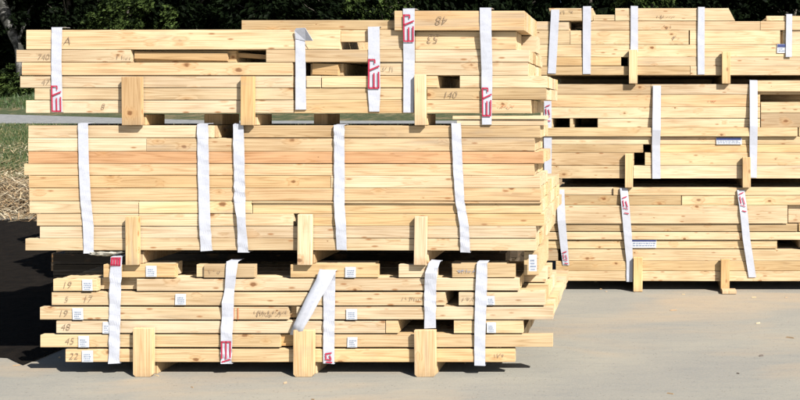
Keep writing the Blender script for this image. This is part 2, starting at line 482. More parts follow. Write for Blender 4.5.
# near-black sheet painting in the shadow left of the front stack, ragged outline, 8 mm above the concrete
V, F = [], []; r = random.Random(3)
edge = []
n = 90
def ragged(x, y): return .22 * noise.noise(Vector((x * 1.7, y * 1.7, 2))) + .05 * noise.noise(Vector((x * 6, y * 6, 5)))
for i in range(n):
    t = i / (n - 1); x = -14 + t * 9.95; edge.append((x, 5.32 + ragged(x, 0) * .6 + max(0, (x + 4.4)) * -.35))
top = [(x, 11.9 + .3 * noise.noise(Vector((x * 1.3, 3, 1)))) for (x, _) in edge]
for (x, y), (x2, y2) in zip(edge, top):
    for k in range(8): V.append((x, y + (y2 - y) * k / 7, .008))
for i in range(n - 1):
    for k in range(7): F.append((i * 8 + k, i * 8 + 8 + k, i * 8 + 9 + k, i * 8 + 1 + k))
so = N('painted_shade'); tc = so.n('ShaderNodeTexCoord').outputs['Object']
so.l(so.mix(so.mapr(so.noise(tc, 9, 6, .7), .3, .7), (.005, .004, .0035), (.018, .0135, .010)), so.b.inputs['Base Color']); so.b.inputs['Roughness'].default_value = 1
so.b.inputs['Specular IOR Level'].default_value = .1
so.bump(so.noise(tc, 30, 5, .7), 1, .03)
obj('shade_patch', (V, F), so.m)['kind'] = 'structure'

# grass blades and straw: countless
def blades(name, label, area, num, hgt, wd, mats, lay=False, seed=1):
    r = random.Random(seed); V, F, M = [], [], []
    for _ in range(num):
        x, y = area(r)
        z = tz(x, y); an = r.uniform(0, 6.28); i = len(V)
        if lay:
            L = r.uniform(.4, 1) * hgt; dx, dy = math.cos(an) * L / 2, math.sin(an) * L / 2; px, py = -math.sin(an) * wd / 2, math.cos(an) * wd / 2
            z1, z2 = z + r.uniform(.005, .05), z + r.uniform(.005, .12)
            V += [(x - dx - px, y - dy - py, z1), (x - dx + px, y - dy + py, z1), (x + dx + px, y + dy + py, z2), (x + dx - px, y + dy - py, z2)]
            F.append((i, i + 1, i + 2, i + 3))
        else:
            h = r.uniform(.4, 1.1) * hgt; lx, ly = r.uniform(-.5, .5) * h, r.uniform(-.5, .5) * h; ww = wd * r.uniform(.6, 1.3)
            px, py = math.cos(an) * ww / 2, math.sin(an) * ww / 2
            V += [(x - px, y - py, z - .01), (x + px, y + py, z - .01), (x + lx, y + ly, z + h)]
            F.append((i, i + 1, i + 2))
        M.append(r.randrange(len(mats)))
    return tag(obj(name, (V, F, M), mats), label, name.replace('_', ' '), None, 'stuff')
G1 = simple('grass_a', (.028, .06, .012)); G2 = simple('grass_b', (.06, .095, .026)); G3 = simple('grass_c', (.19, .17, .075))
S1 = simple('straw_a', (.50, .38, .22)); S2 = simple('straw_b', (.32, .21, .11)); S3 = simple('straw_c', (.62, .52, .36))
def ga(r):
    y = 15 + 16 * r.random() ** 1.2; return (r.uniform(-.86 * y, -.70 * y) if r.random() < .6 else r.uniform(-.86 * y, .1 * y), y)
blades('grass', 'sparse green grass on the slope behind the lumber', ga, 42000, .10, .022, [G1, G1, G2, G3], seed=2)
def gb(r):
    y = r.uniform(37, 45); return (r.uniform(-.9 * y, .3 * y), y)
blades('bank_grass', 'rough grass on the bank below the trees', gb, 22000, .28, .05, [G1, G1, G2], seed=4)
def sa(r):
    y = r.uniform(11.6 + .5 * r.random(), 16.5) if r.random() < .8 else r.uniform(16, 22); return (r.uniform(-.88 * y, -.6 * y), y)
blades('straw', 'dry straw and twigs strewn over brown dirt at the yard edge', sa, 9000, .42, .014, [S1, S2, S3], True, 5)
# crumbs of bark and splinters on the concrete
r = random.Random(8); V, F, M = [], [], []
for _ in range(50):
    y = 3.3 + 5 * r.random(); x = r.uniform(-.82 * y, .22 * y)
    L = r.uniform(.005, .022) * (1 if r.random() < .9 else 2.2); wd = r.uniform(.002, .005); an = r.uniform(-.8, .8)
    dx, dy = math.cos(an) * L, math.sin(an) * L; px, py = -math.sin(an) * wd, math.cos(an) * wd; i = len(V); h = r.uniform(.004, .012)
    V += [(x - dx - px, y - dy - py, .001), (x + dx - px, y + dy - py, .001), (x + dx + px, y + dy + py, .001), (x - dx + px, y - dy + py, .001), (x - dx * .8, y - dy * .8, h), (x + dx * .8, y + dy * .8, h)]
    F += [(i, i + 1, i + 5, i + 4), (i + 2, i + 3, i + 4, i + 5), (i + 3, i, i + 4), (i + 1, i + 2, i + 5)]; M += [r.choice((0, 0, 1, 2))] * 4
M = [m for m in M]
tag(obj('wood_splinters', (V, F, M), [S2, S1, simple('bark', (.07, .045, .03))]), 'splinters and bark crumbs scattered over the concrete yard', 'splinters', None, 'stuff')

# ------------------------------------------------------------------ trees
def leafmat(name, c1, c2):
    a = N(name); oi = a.n('ShaderNodeObjectInfo'); tc = a.n('ShaderNodeTexCoord').outputs['Object']
    a.l(a.mix(a.mapr(a.noise(tc, 1.4, 5, .8), .46, .62), c1, c2), a.b.inputs['Base Color']); a.b.inputs['Roughness'].default_value = .55
    a.b.inputs['Specular IOR Level'].default_value = .03
    return a.m
L1 = leafmat('leaf_dark', (.0025, .0045, .002), (.010, .017, .006)); L2 = leafmat('leaf_mid', (.0035, .007, .002), (.085, .125, .035))  # the tree line's shade is put into the leaf_dark colour
BARK = leafmat('tree_bark', (.05, .042, .035), (.13, .12, .10)); PALE = leafmat('pale_bark', (.05, .05, .045), (.26, .25, .24))
def crown_mesh(seed, num, rx, rz, leaf, clumps=46):
    r = random.Random(seed); V, F = [], []
    cs = []
    for _ in range(clumps):
        th = r.uniform(0, 6.28); u = r.uniform(-1, 1); q = r.random() ** .45
        s = math.sqrt(1 - u * u)
        cs.append((Vector((rx * q * s * math.cos(th), rx * q * s * math.sin(th), rz * q * u)), r.uniform(.35, 1.0) * rx * .34))
    for _ in range(num):
        c, cr = r.choice(cs)
        d = Vector((r.gauss(0, 1), r.gauss(0, 1), r.gauss(0, 1))); d.normalize(); p = c + d * cr * r.random() ** .4
        n = Vector((r.gauss(0, 1), r.gauss(0, 1), r.gauss(0, 1) + .5)); n.normalize()
        t = n.orthogonal().normalized(); b = n.cross(t); s = leaf * r.uniform(.5, 1.4); i = len(V)
        V += [tuple(p - t * s), tuple(p + b * s * .5), tuple(p + t * s), tuple(p - b * s * .5 + n * s * .2)]
        F.append((i, i + 1, i + 2, i + 3))
    me = bpy.data.meshes.new('crown'); me.from_pydata(V, [], F); me.update(); return me
def limb(V, F, a, b, r0, r1, n=7, wob=.1, r=None):
    segs = 5; base = len(V); d = (b - a).normalized(); t = d.orthogonal().normalized(); q = d.cross(t)
    for i in range(segs + 1):
        u = i / segs; c = a + (b - a) * u
        if r and 0 < i < segs: c = c + Vector((r.uniform(-1, 1), r.uniform(-1, 1), 0)) * wob * (b - a).length * .3
        rr = r0 + (r1 - r0) * u
        for k in range(n): V.append(tuple(c + (t * math.cos(k * 6.283 / n) + q * math.sin(k * 6.283 / n)) * rr))
    for i in range(segs):
        for k in range(n): F.append((base + i * n + k, base + i * n + (k + 1) % n, base + (i + 1) * n + (k + 1) % n, base + (i + 1) * n + k))
def trunk_mesh(seed, h, r0, crown_h):
    r = random.Random(seed); V, F = [], []
    limb(V, F, Vector((0, 0, -.3)), Vector((r.uniform(-.3, .3), 0, h)), r0, r0 * .35, 9, .12, r)
    for _ in range(9):
        z = h * r.uniform(.3, .95); an = r.uniform(0, 6.28); L = r.uniform(.25, .5) * crown_h
        limb(V, F, Vector((0, 0, z)), Vector((math.cos(an) * L, math.sin(an) * L, z + L * .6)), r0 * .3, r0 * .06, 5, .15, r)
    me = bpy.data.meshes.new('trunk'); me.from_pydata(V, [], F); me.update()
    me.polygons.foreach_set('use_smooth', [True] * len(me.polygons)); return me
crowns = [crown_mesh(s, 9500, 3.0, 3.6, .17) for s in (1, 2, 3)]
trunks = [trunk_mesh(s, 6.5, .22, 5) for s in (1, 2, 3)]
for m in crowns: m.materials.append(L1)
crowns2 = [m.copy() for m in crowns[:2]]
for m in crowns2: m.materials.clear(); m.materials.append(L2)
for m in trunks: m.materials.append(BARK)
ptr = trunks[1].copy(); ptr.materials.clear(); ptr.materials.append(PALE)
def tree(px, y, sc_, ci, label, light=False, trunkm=None, cz=4.6, name='broadleaf_tree'):
    x = (px - 640) / 788 * y; z = tz(x, y)
    t = thing(name, label, 'tree', (x, y, z), 'trees at the edge of the yard')
    for nm, me, lz in (('trunk', trunkm or trunks[ci % 3], 0), ('crown', (crowns2[ci % 2] if light else crowns[ci % 3]), cz)):
        o = bpy.data.objects.new(nm, me); sc.collection.objects.link(o); o.parent = t; o.location = (0, 0, lz * sc_)
        o.scale = (sc_, sc_, sc_ * rnd.uniform(.9, 1.15)); o.rotation_euler = (0, 0, rnd.uniform(0, 6))
    return t
TREES = [(-40, 45, 1.0, 0, 0, 'dark tree at the far left edge of the tree line'),
 (12, 44.5, .8, 1, 0, 'dark tree with pale sunlit trunk, leftmost above the top front bundle'),
 (70, 46, 1.0, 2, 0, 'dark leafy tree above the left strap of the top front bundle'),
 (128, 44, .72, 0, 1, 'brighter green tree above the left half of the top front bundle'),
 (195, 47, 1.05, 1, 0, 'near-black tree above the gap left of the raised top board'),
 (262, 47, 1.1, 2, 0, 'near-black tree over the left end of the raised top board'),
 (330, 46, 1.0, 0, 0, 'dark tree above the folded strap of the top front bundle'),
 (385, 44.5, .75, 1, 1, 'faintly green tree above the middle straps of the top front bundle'),
 (455, 47, 1.1, 0, 0, 'black shaded tree above the highest boards of the front stack'),
 (520, 45, 1.0, 1, 0, 'dark tree over the notch between the front and back stacks'),
 (588, 46, 1.0, 2, 0, 'dark tree above the left straps of the back stack'),
 (650, 43.5, .75, 0, 1, 'brighter green tree above the middle of the back stack'),
 (715, 46, 1.05, 1, 0, 'black tree above the slanted board end of the back stack'),
 (790, 47, 1.1, 2, 0, 'black tree at the far right edge of the tree line')]
def pale_trunk():
    V, F = [], []; y = 44.0
    def P(px, py): return Vector(((px - 12) / 788 * y, 0, EYE + (107 - py) / 788 * y - tz((12 - 640) / 788 * y, y)))
    r = random.Random(5)
    limb(V, F, P(2, 92), P(7, 46), .20, .22, 10, .05, r); limb(V, F, P(7, 47), P(17, 18), .20, .30, 10, .04, r)
    limb(V, F, P(17, 19), P(22, -8), .28, .12, 9, .08, r); limb(V, F, P(16, 24), P(28, -5), .10, .05, 6, .2, r); limb(V, F, P(8, 44), P(-6, 5), .10, .04, 6, .2, r)
    me = bpy.data.meshes.new('trunk'); me.from_pydata(V, [], F); me.update(); me.materials.append(PALE)
    me.polygons.foreach_set('use_smooth', [True] * len(me.polygons)); return me
for (px, y, s, ci, lt, lab) in TREES:
    if px == 12:
        t = tree(px, 44, 1.0, 1, lab, False, pale_trunk(), cz=7.6); t.children[0].scale = (1, 1, 1); t.children[0].rotation_euler = (0, 0, 0)
    else: tree(px, y + (2 if px < 0 else 0), s, ci, lab, bool(lt), None, cz=3.9)
# shaded trees further in
k = 0
V = []
for row, (y, s) in enumerate(((52, 1.5), (58, 1.8))):
    for i in range(11):
        pass
r = random.Random(21); V, F = [], []
for _ in range(60000):
    y = r.uniform(49, 62); x = r.uniform(-1.0 * y, .4 * y); z = tz(x, y) + r.uniform(-.2, 11.5)
    p = Vector((x, y, z)); n = Vector((r.gauss(0, 1), r.gauss(0, 1), r.gauss(0, 1))).normalized(); t = n.orthogonal().normalized(); b = n.cross(t); s = r.uniform(.2, .55); i = len(V)
    V += [tuple(p - t * s), tuple(p + b * s * .7), tuple(p + t * s), tuple(p - b * s * .7)]; F.append((i, i + 1, i + 2, i + 3))
tag(obj('woodland', (V, F), L1), 'dark mass of woodland behind the nearer trees', 'woodland', None, 'stuff')
# bushes under the trees at the left
bm_ = crown_mesh(9, 3800, .95, .7, .075, 26); bm_.materials.append(L2)
BUS = [(8, 40.5, 1.25, 'dark round bush on the grass bank at the left edge'), (-18, 41, 1.2, 'low bush half outside the left edge of the yard view'),
       (100, 42.5, 1.3, 'green bush hidden in the bank behind the top front bundle')]
for (px, y, s, lab) in BUS[:2]:
    x = (px - 640) / 788 * y
    o = bpy.data.objects.new('bush', bm_); sc.collection.objects.link(o); o.location = (x, y, tz(x, y) + .5 * s); o.scale = (s, s, s)
    tag(o, lab, 'bush', 'bushes on the bank')
# ================================================================== FRONT STACK
S, Y = SF, YF
# ---- top bundle
A = Bundle('top bundle of the front stack, red-marked straps and raised boards at its right end', S, Y, 285, 113)
TAN = (.97, .90, .82)
A.row(100, 113.4, [(26, 293.5), (294.5, 416, {'prot': .003}), (416, 531, {'prot': .006})], .62, (14, 4))
A.row(88, 100, [(35, 293), (295, 427), (427.5, 546)], .62, (-3, 4))
A.row(75.7, 88, [(20.5, 293), (307, 321), (322.3, 437.5), (460, 547)], .62, (6, 4), black=[(437.5, 460)])
A.row(62.3, 75.7, [(23, 293, {'prot': .009}), (372, 528)], .62, (6, 6), black=[(296, 308), (341, 371)])
o = A.put(311, 338, 63.2, 75, back=.014, depth=.03, tint=(.80, .70, .60)); o.rotation_euler = (0, R(2), R(-7))
A.row(49.7, 62.3, [(16.8, 131), (267, 415, {'prot': .010}), (415.5, 529)], .62, (4, 4), black=[(233, 266)], rear_x=(18, 529))
o = A.put(133, 226, 52, 60, back=.014, depth=.02, tint=(.72, .64, .56)); o.rotation_euler = (0, R(1.1), 0)
o = A.put(208, 262, 52, 57, back=.06, depth=.04, tint=(.8, .72, .62)); o.rotation_euler = (0, R(4), 0)
A.row(29.6, 49.7, [(27, 340, {'prot': .006}), (371, 415, {'prot': .004})], .5, (5, 5), black=[(340, 370)], rear_x=(29, 415))
A.put(340.5, 370.5, 30, 42, back=.006, depth=.03, tint=(.92, .86, .8))
A.row(31.2, 49.7, [(415.6, 516, {'prot': .0})], .5, (2, 3))
A.put(500, 530, 31.5, 49.4, back=.30, depth=.2)
A.put(400, 515, 31.5, 49.4, back=.51, depth=.09)
A.put(240, 414, 19.7, 29.4, back=.02, depth=.038)
A.put(236, 400, 20.5, 29.4, back=.10, depth=.12)
A.put(396, 525, 11.2, 31, prot=.030, label='raised wide board with pencilled number')
for k in range(9): A.put(397 + rnd.uniform(0, 5), 525.3 - rnd.uniform(0, .7), 11.4, 31, back=.010 + k * .062, depth=.058, warp=.3)
A.put(453, 545, 115.6, 119.6, prot=.008, depth=.2, warp=.2)
A.put(457, 544, 119.8, 125.6, prot=0, depth=.2, warp=.2)
ribbon(A, [(53, 63.5, 27.5, .0), (53.2, 63.2, 60, .004), (53, 63.5, 87, .001), (53.5, 64, 112, 0)], logo=(85.5, 111.5))
st = ribbon(A, [(296.5, 306, 38, .004), (296.3, 306.5, 70, .0), (296.5, 307, 109.5, .002)], top_over=False)
# its loose end folded over to the right
V = [(X(296.5, S), Y - .018, Z(39, S)), (X(307, S), Y - .020, Z(41, S)), (X(316, S), Y - .045, Z(41.5, S)), (X(308, S), Y - .045, Z(28.5, S)), (X(298, S), Y - .030, Z(28.6, S)), (X(296.2, S), Y - .024, Z(31, S))]
pc = Vector(V[0]); fo = obj('folded_end', ([tuple(Vector(v) - A.base - st.location) for v in V], [(0, 1, 2, 3, 4, 5)]), STRAP, st)
fo.modifiers.new('thick', 'SOLIDIFY').thickness = .002
ribbon(A, [(368.8, 380.5, 27, .004), (369, 380.5, 55, .002), (368.5, 381, 90, 0), (370, 380, 111.5, .0)], logo=(59, 88.5))
ribbon(A, [(404.5, 416.2, 9.2, .022), (404.5, 415.8, 32, .018), (404.3, 415.5, 60, .004), (404, 414, 112.5, 0)], logo=(15, 42))
ribbon(A, [(481, 492.5, 8.5, .026), (481.2, 492.5, 33, .022), (482, 493, 70, .004), (482.5, 492, 124.5, .002)], logo=(87.5, 116))
writing(A, '48', 444, 20.5, 9, 180); writing(A, '53', 434, 38.5, 9, 180); writing(A, '140', 450, 95, 7, 0)
writing(A, '740', 44, 57, 6); writing(A, '47', 46, 82, 6, 0); writing(A, '8', 103, 106.5, 6); writing(A, 'A', 68, 41, 8)
scribble(A, 380, 394, 69, 6); scribble(A, 118, 132, 57, 5); scribble(A, 498, 512, 107, 4, REDCH)
V = []
# ---- middle bundle
B = Bundle('middle bundle of the front stack with one reddish course and five plain white straps', S, Y, 285, 251)
D1, D2 = .42, 1.05
RD = (.96, .80, .72)
B.row(125.3, 138, [(28.5, 211.5), (236, 540)], D1, (4, 4), black=[(212, 235.5)])
B.row(138, 151.4, [(28.5, 146.5), (147, 534.5)], D1, (4, 4))
B.row(151.4, 163.8, [(28.7, 543, {'tint': (.88, .66, .54), 'label': 'long reddish board'})], D1, (4, 4))
B.row(163.8, 175.6, [(24.3, 534, {'tint': (1, .93, .88)})], D1, (6, 5))
B.row(175.6, 188, [(29, 331), (331.4, 540)], D1, (4, 4))
B.row(188, 201, [(29.5, 540.5)], D2, (4, 4))
B.row(201, 213.6, [(30, 138.5, {'prot': .004}), (139.6, 252), (253, 541, {'prot': -.0})], D2, (4, 4))
B.row(213.6, 226, [(37.5, 138.6, {'prot': .004}), (139.6, 293.5), (299.5, 544)], D2, (4, 4), black=[(294, 299)])
B.row(226, 238.3, [(40, 536)], D2, (2, 4))
B.row(238.3, 250.8, [(26, 536, {'prot': .004})], D2, (8, 4))
B.put(253, 541.5, 201.4, 203.4, prot=.012, depth=.03)      # a thin lath that throws the dark line
ribbon(B, [(79.5, 89.5, 123.5, .002), (80.5, 90.5, 165, .003), (82, 92.5, 200, .003), (84.5, 95, 226, .001), (85, 95, 253, 0)])
ribbon(B, [(198.5, 209.5, 124, .002), (199.2, 210.5, 185, .0), (201, 212.3, 224, .008), (202, 213.2, 250.5, 0)], crink=1.3)
ribbon(B, [(234.5, 245, 124, .004), (235, 246, 170, .002), (235.5, 246.5, 203, .003), (239.5, 248, 216, .02), (239, 249.5, 252, 0)], crink=1.6)
ribbon(B, [(335, 345.5, 125, .006), (335, 345.5, 172, .001), (335, 345.5, 205, .003), (337, 347.5, 224, .012), (337.5, 347.5, 249.5, 0)], crink=1.2)
ribbon(B, [(452, 461.5, 123.5, .005), (453.5, 463, 165, .002), (456, 465, 200, .004), (460.5, 469.5, 226, .008), (461, 470.5, 252, 0)], crink=1.3)
# ---- bottom bundle
C = Bundle('bottom bundle of the front stack with short end pieces, stickers and twisted straps', S, Y, 290, 362)
g = .0028
C.row(348.6, 362.3, [(66, 136, {'tint': TAN}), (136.5, 295.5), (296, 515)], 1.08, (6, 22), gap=g)
C.row(334.2, 347.6, [(41, 280), (313, 552.5)], 1.08, (4, 30), gap=g, rear_x=(58, 552))
C.put(279, 312, 335, 347, back=.02, depth=.03, tint=(.8, .66, .5))
C.row(320.4, 333.6, [(57, 385), (386, 398), (454, 523)], 1.08, (-6, 30), gap=g, black=[(398, 453)])
C.row(306.4, 319.8, [(41, 288, {'prot': .008}), (297, 553, {'prot': .006})], 1.08, (6, 3), gap=g)
C.row(291.8, 305.8, [(52, 445), (459, 545, {'prot': .006})], .62, (6, 3), gap=g, black=[(445, 459)])
C.row(278.2, 291.2, [(54.5, 97.5, {'prot': .01}), (137, 519)], .5, (3, 4), gap=g, rear_x=(56, 519))
for (x0, x1) in ((104, 175), (205, 255), (291, 378), (399, 437), (452.6, 515)):
    C.put(x0, x1, 264.2, 277.6, prot=rnd.uniform(0, .01), gap=.0015, depth=.038, tint=TAN if x0 == 104 else None)
C.put(196, 204.5, 264.6, 277.4, back=.008, depth=.038)
for k in range(2):
    for (x0, x1) in ((106, 170), (300, 372), (450, 505)): C.put(x0, x1, 264.4, 277.4, back=.05 + .045 * k, depth=.04, warp=.3)
C.put(523, 537.5, 252.6, 277, back=.05, depth=.55, warp=.2, tint=(1, .97, .9))
for k in range(2): C.put(508 + k * 2, 541 + k * 2.2, 278.4, 291, back=.25 + .14 * k, depth=.13, warp=.2)
ribbon(C, [(113, 123.5, 256, .004), (111.5, 122.5, 285, -.002), (110.5, 121.5, 330, .001), (110, 121, 362.5, 0)], logo=(256.5, 264), crink=1.5) if False else None
ribbon(C, [(113, 124, 256.3, .004), (111.3, 123, 272, .002), (110.8, 121.8, 330, .003), (110, 121, 362.8, 0)], logo=(256.8, 265, 'block'), crink=1.5)
ribbon(C, [(228.5, 239.5, 261, .006), (227.5, 238.5, 275, .012), (226.5, 236, 288, .003), (224.5, 236, 302, .015), (223.5, 235, 316, .004), (222.5, 234, 332, .008), (222, 233, 363, 0)], logo=(340, 362.3, 'comb'), crink=1.9)
st = ribbon(C, [(326, 337.5, 270, .02), (324.5, 336.5, 280, .006), (324.5, 335.5, 320, .003), (324, 335, 363, 0)], logo=(352, 362, 'small'), crink=1)
# slack loop of that strap hanging to the left
V, F = [], []
L = [(322, 337.5, 268, .035), (319, 333.5, 278, .045), (309.5, 323, 296, .05), (302.5, 315, 311, .05), (297, 308, 322, .045), (292, 302.5, 333, .03)]
for (l, rr, y, off) in L:
    for k in range(4): V.append(tuple(Vector((X(l + (rr - l) * k / 3, S), Y - off + .004 * math.sin(k * 2), Z(y + k * .8, S))) - C.base - st.location))
for i in range(len(L) - 1):
    for k in range(3): F.append((i * 4 + k, i * 4 + k + 1, i * 4 + k + 5, i * 4 + k + 4))
lo = obj('slack_loop', (V, F), STRAP, st, smooth=True); lo.modifiers.new('thick', 'SOLIDIFY').thickness = .002
ribbon(C, [(429.5, 440.5, 262, .01), (427, 438.5, 272, .02), (425.5, 437, 284, .004), (425, 436.5, 327.5, .002)], crink=2.2, bottom_under=False)
ribbon(C, [(477.5, 488, 262.5, .008), (476, 487.5, 290, .004), (475, 486, 330, .004), (474.8, 485.5, 365, 0)], crink=1)
for q in ((147, 157.5, 265.4, 276.4), (84, 94, 279, 290), (176.5, 187, 293.5, 304.5), (74, 84.5, 307.5, 319), (104, 111, 321.5, 333), (79.5, 90, 335.5, 346.8), (83, 94, 350, 361.5),
          (346, 356.5, 266.5, 277), (347, 357.8, 308.5, 319), (348, 357.8, 336.8, 347), (487, 495, 295.5, 304.5), (487, 496, 322, 332.5)):
    sticker(C, *q)
# tag on the timber end that sticks out at the right
sticker(C, 529, 537, 254.5, 271)
for (t_, x, y) in (('19', 68, 284.6), ('17', 88, 298.6), ('19', 64, 313), ('48', 66, 327), ('45', 70, 341), ('22', 74, 356)): writing(C, t_, x, y, 7)
writing(C, '5', 67, 299, 6)
scribble(C, 256, 288, 312, 4.5); scribble(C, 257, 284, 315, 3); scribble(C, 402, 426, 299, 5); scribble(C, 456, 476, 271, 4, GREYP); scribble(C, 493, 503, 355, 5); scribble(C, 210, 222, 271, 4); scribble(C, 462, 474, 299, 4)
scribble(C, 427, 437, 331, 4)
for (x0, x1) in ((234, 235.4), (238.4, 239.6)):
    o, p = C.surf(236, 313)
    V = [tuple(Vector((X(a_, S), Y - p - .0052, Z(b_, S))) - C.base - o.location) for (a_, b_) in ((x0, 319), (x1, 319), (x1, 307.2), (x0, 307.2))]
    obj('chalk_line', (V, [(0, 1, 2, 3)]), REDCH, o)
# crumpled plastic wrap caught between the middle and bottom bundles
V, F = [], []
for i in range(15):
    u = i / 14
    for k in range(6):
        v = k / 5
        x = 85 + 38 * u; yy = 251.6 + 5.2 * v * math.sin(math.pi * (.12 + .8 * u)) + .8 * noise.noise(Vector((u * 9, v * 3, 1)))
        V.append((X(x, S), Y - .012 - .02 * noise.noise(Vector((u * 7, v * 4, 7))) + .03 * v * v, Z(yy, S)))
for i in range(14):
    for k in range(5): F.append((i * 6 + k, i * 6 + k + 1, i * 6 + k + 7, i * 6 + k + 6))
c0 = Vector(V[0]); cw = obj('plastic_wrap', ([tuple(Vector(v) - c0) for v in V], F), WRAP, None, c0, True)
cw.modifiers.new('thick', 'SOLIDIFY').thickness = .002
tag(cw, 'crumpled dirty plastic wrap hanging in the gap under the middle front bundle', 'plastic wrap')

# ---- bearers of the front stack
gA = 'upright bearers holding the stacked bundles'
bearer('broad upright bearer left of centre under the top front bundle', S, Y, 125.5, 145, 77, 125.2, 113.8, .20, gA, tint=(.80, .74, .66))
bearer('narrow upright bearer second from the left on the top front bundle', S, Y, 243.6, 256.5, 76.6, 125.2, 113.8, .20, gA, tint=(.86, .80, .70))
bearer('pale upright bearer right of the red-marked strap on the top front bundle', S, Y, 416, 427.3, 75, 125.2, 113.8, .20, gA, tint=(1.18, 1.2, 1.25))
bearer('slim upright bearer at the left of the middle front bundle', S, Y, 129.3, 142, 215.8, 264, 251.2, 1.0, gA, tint=(1.1, 1.12, 1.12))
bearer('slim upright bearer in the middle of the middle front bundle', S, Y, 300, 314, 213.8, 264, 251.2, 1.0, gA, tint=(1.14, 1.16, 1.2))
bearer('slim upright bearer at the right of the middle front bundle', S, Y, 415.8, 428, 215.8, 264, 251.2, 1.0, gA, tint=(1.1, 1.1, 1.12))
bearer('wide chamfered upright bearer at the left foot of the front stack', S, Y, 137, 156.5, 326.5, 374.9, 362.6, 1.05, gA, chamfer=True, tint=(1.15, 1.15, 1.1), prot=.014)
bearer('wide chamfered upright bearer at the middle foot of the front stack', S, Y, 296, 316.5, 328.5, 374.9, 362.6, 1.05, gA, chamfer=True, tint=(1.08, 1.08, 1.05), prot=.014)
bearer('wide chamfered upright bearer at the right foot of the front stack', S, Y, 416, 437.5, 328.5, 374.9, 362.6, 1.05, gA, chamfer=True, tint=(1.0, .98, .92), prot=.014)
gD = 'short spacer timbers between front bundles'
bearer('dark spacer block between the two left uprights beneath the top front bundle', S, Y, 189, 210, 113, 125.2, 113.8, .22, gD, post=0, back=.16)
bearer('dark spacer block below the folded strap beneath the top front bundle', S, Y, 302.5, 318, 113, 125.2, 113.8, .22, gD, post=0, back=.16)

# ================================================================== BACK STACK
S, Y = SB, YB
# ---- top bundle
Dn = Bundle('top bundle of the back stack with a slanted board end and pale blue-white straps', S, Y, 690, 75)
Dn.row(66, 75.2, [(527, 690), (690.5, 860)], 1.05, (3, 3))
Dn.row(57, 66, [(528, 548.5), (549, 621), (628, 860)], 1.05, (3, 3), black=[(621, 628)])
Dn.row(44.7, 57, [(530, 860, {'prot': .0})], 1.05, (3, 3))
Dn.row(30.3, 44.7, [(531, 570), (570.5, 688.6), (690, 780, {'prot': .004}), (783, 860, {'prot': -.006})], 1.05, (3, 3))
Dn.row(21.2, 30.3, [(532, 569, {'prot': 0}), (583, 760, {'prot': .004}), (760.5, 860)], 1.05, (3, 3), black=[(570, 582)])
cL, cR = 3.2 / S, 6.5 / S
Dn.put(549, 593, 8.2, 21, prot=.012, depth=.038, cut=(cL, 0)); Dn.put(593.5, 615, 14.6, 21, depth=.038)
Dn.put(615.3, 728.5, 8.2, 21, prot=.006, depth=.038, cut=(0, cR), label='board with slanted end cut'); Dn.put(766.5, 860, 15.8, 21, depth=.038)
for k in range(6):
    Dn.put(550 + rnd.uniform(0, 3), 593, 8.6, 21, back=.06 + k * .11, depth=.1, warp=.3, cut=(cL, 0)); Dn.put(616, 726 - rnd.uniform(0, 4), 8.6, 21, back=.06 + k * .11, depth=.1, warp=.3, cut=(0, cR)); Dn.put(768, 855, 16.2, 21, back=.06 + k * .11, depth=.1, warp=.3)
Dn.put(594, 614.5, 15, 21, back=.06, depth=.5, warp=.3)
ribbon(Dn, [(551.5, 559.8, 10, .012), (549.8, 558, 40, .004), (548, 556, 73.5, 0)])
ribbon(Dn, [(583.2, 591.3, 6.6, .012), (583, 591, 40, .003), (583, 590.8, 74, 0)])
ribbon(Dn, [(630.8, 638, 6.3, .008), (630.8, 638, 30, .003), (630.5, 638, 52, 0)], bottom_under=False)
ribbon(Dn, [(698, 704.6, 7.3, .008), (697.5, 704.5, 40, .003), (697.8, 704.5, 74.5, 0)])
ribbon(Dn, [(786, 792, 14.3, .004), (785.5, 791.5, 57, .002)], bottom_under=False)
scribble(Dn, 657, 674, 17, 4); scribble(Dn, 664, 674, 27, 4); scribble(Dn, 672, 680, 38, 4); scribble(Dn, 561, 572, 12.5, 3.5); scribble(Dn, 632, 640, 17, 3)
sticker(Dn, 777, 786, 44, 53, 'band')
# ---- middle bundle
E = Bundle('middle bundle of the back stack with a shadow line and blue-topped sticker', S, Y, 690, 179)
E.row(84, 94.6, [(542, 651, {'prot': .0}), (651.4, 754)], 1.05, (3, 2), rear_x=(542, 860))
E.put(757, 860, 80.4, 91.6, prot=.004)
E.row(94.6, 107, [(541, 760)], 1.05, (3, 2)); E.row(102, 113, [(761, 860)], .5, (0, 2))
E.row(107, 118.4, [(541, 760)], 1.05, (3, 2)); E.row(113.2, 127.4, [(761, 860)], .5, (0, 2))
E.row(118.4, 127.5, [(541, 552.5), (570, 573), (598, 760)], 1.05, (3, 2), black=[(553, 569), (574, 597)])
E.row(127.5, 136.4, [(541, 797, {'prot': .028}), (799, 860)], 1.05, (3, 2))
E.row(136.4, 144.5, [(541, 651), (651.5, 732, {'tint': (1, .88, .78)}), (732.6, 860)], 1.05, (3, 2))
E.row(144.5, 152.6, [(541, 643), (651.5, 860)], 1.05, (3, 2), black=[(643.5, 651)])
E.row(152.6, 165.5, [(541, 634), (645, 860)], 1.05, (3, 2), black=[(634, 645)])
E.row(165.5, 178.6, [(543, 633, {'prot': .004}), (633.5, 860)], 1.05, (3, 2))
ribbon(E, [(544.3, 551.6, 101, .002), (544, 552, 140, .003), (544.8, 551.5, 186, 0)], logo=(105, 122, 'small'), top_over=False)
ribbon(E, [(653, 661, 85.8, .004), (652.3, 660.6, 130, .03), (652, 660, 145, .008), (652.3, 660.6, 178.5, 0)])
ribbon(E, [(749.5, 757.3, 80.4, .004), (749.3, 757, 126, .03), (749.3, 757, 145, .01), (750, 756.5, 177.6, 0)])
sticker(E, 716, 741.5, 137.4, 144.3, 'band')
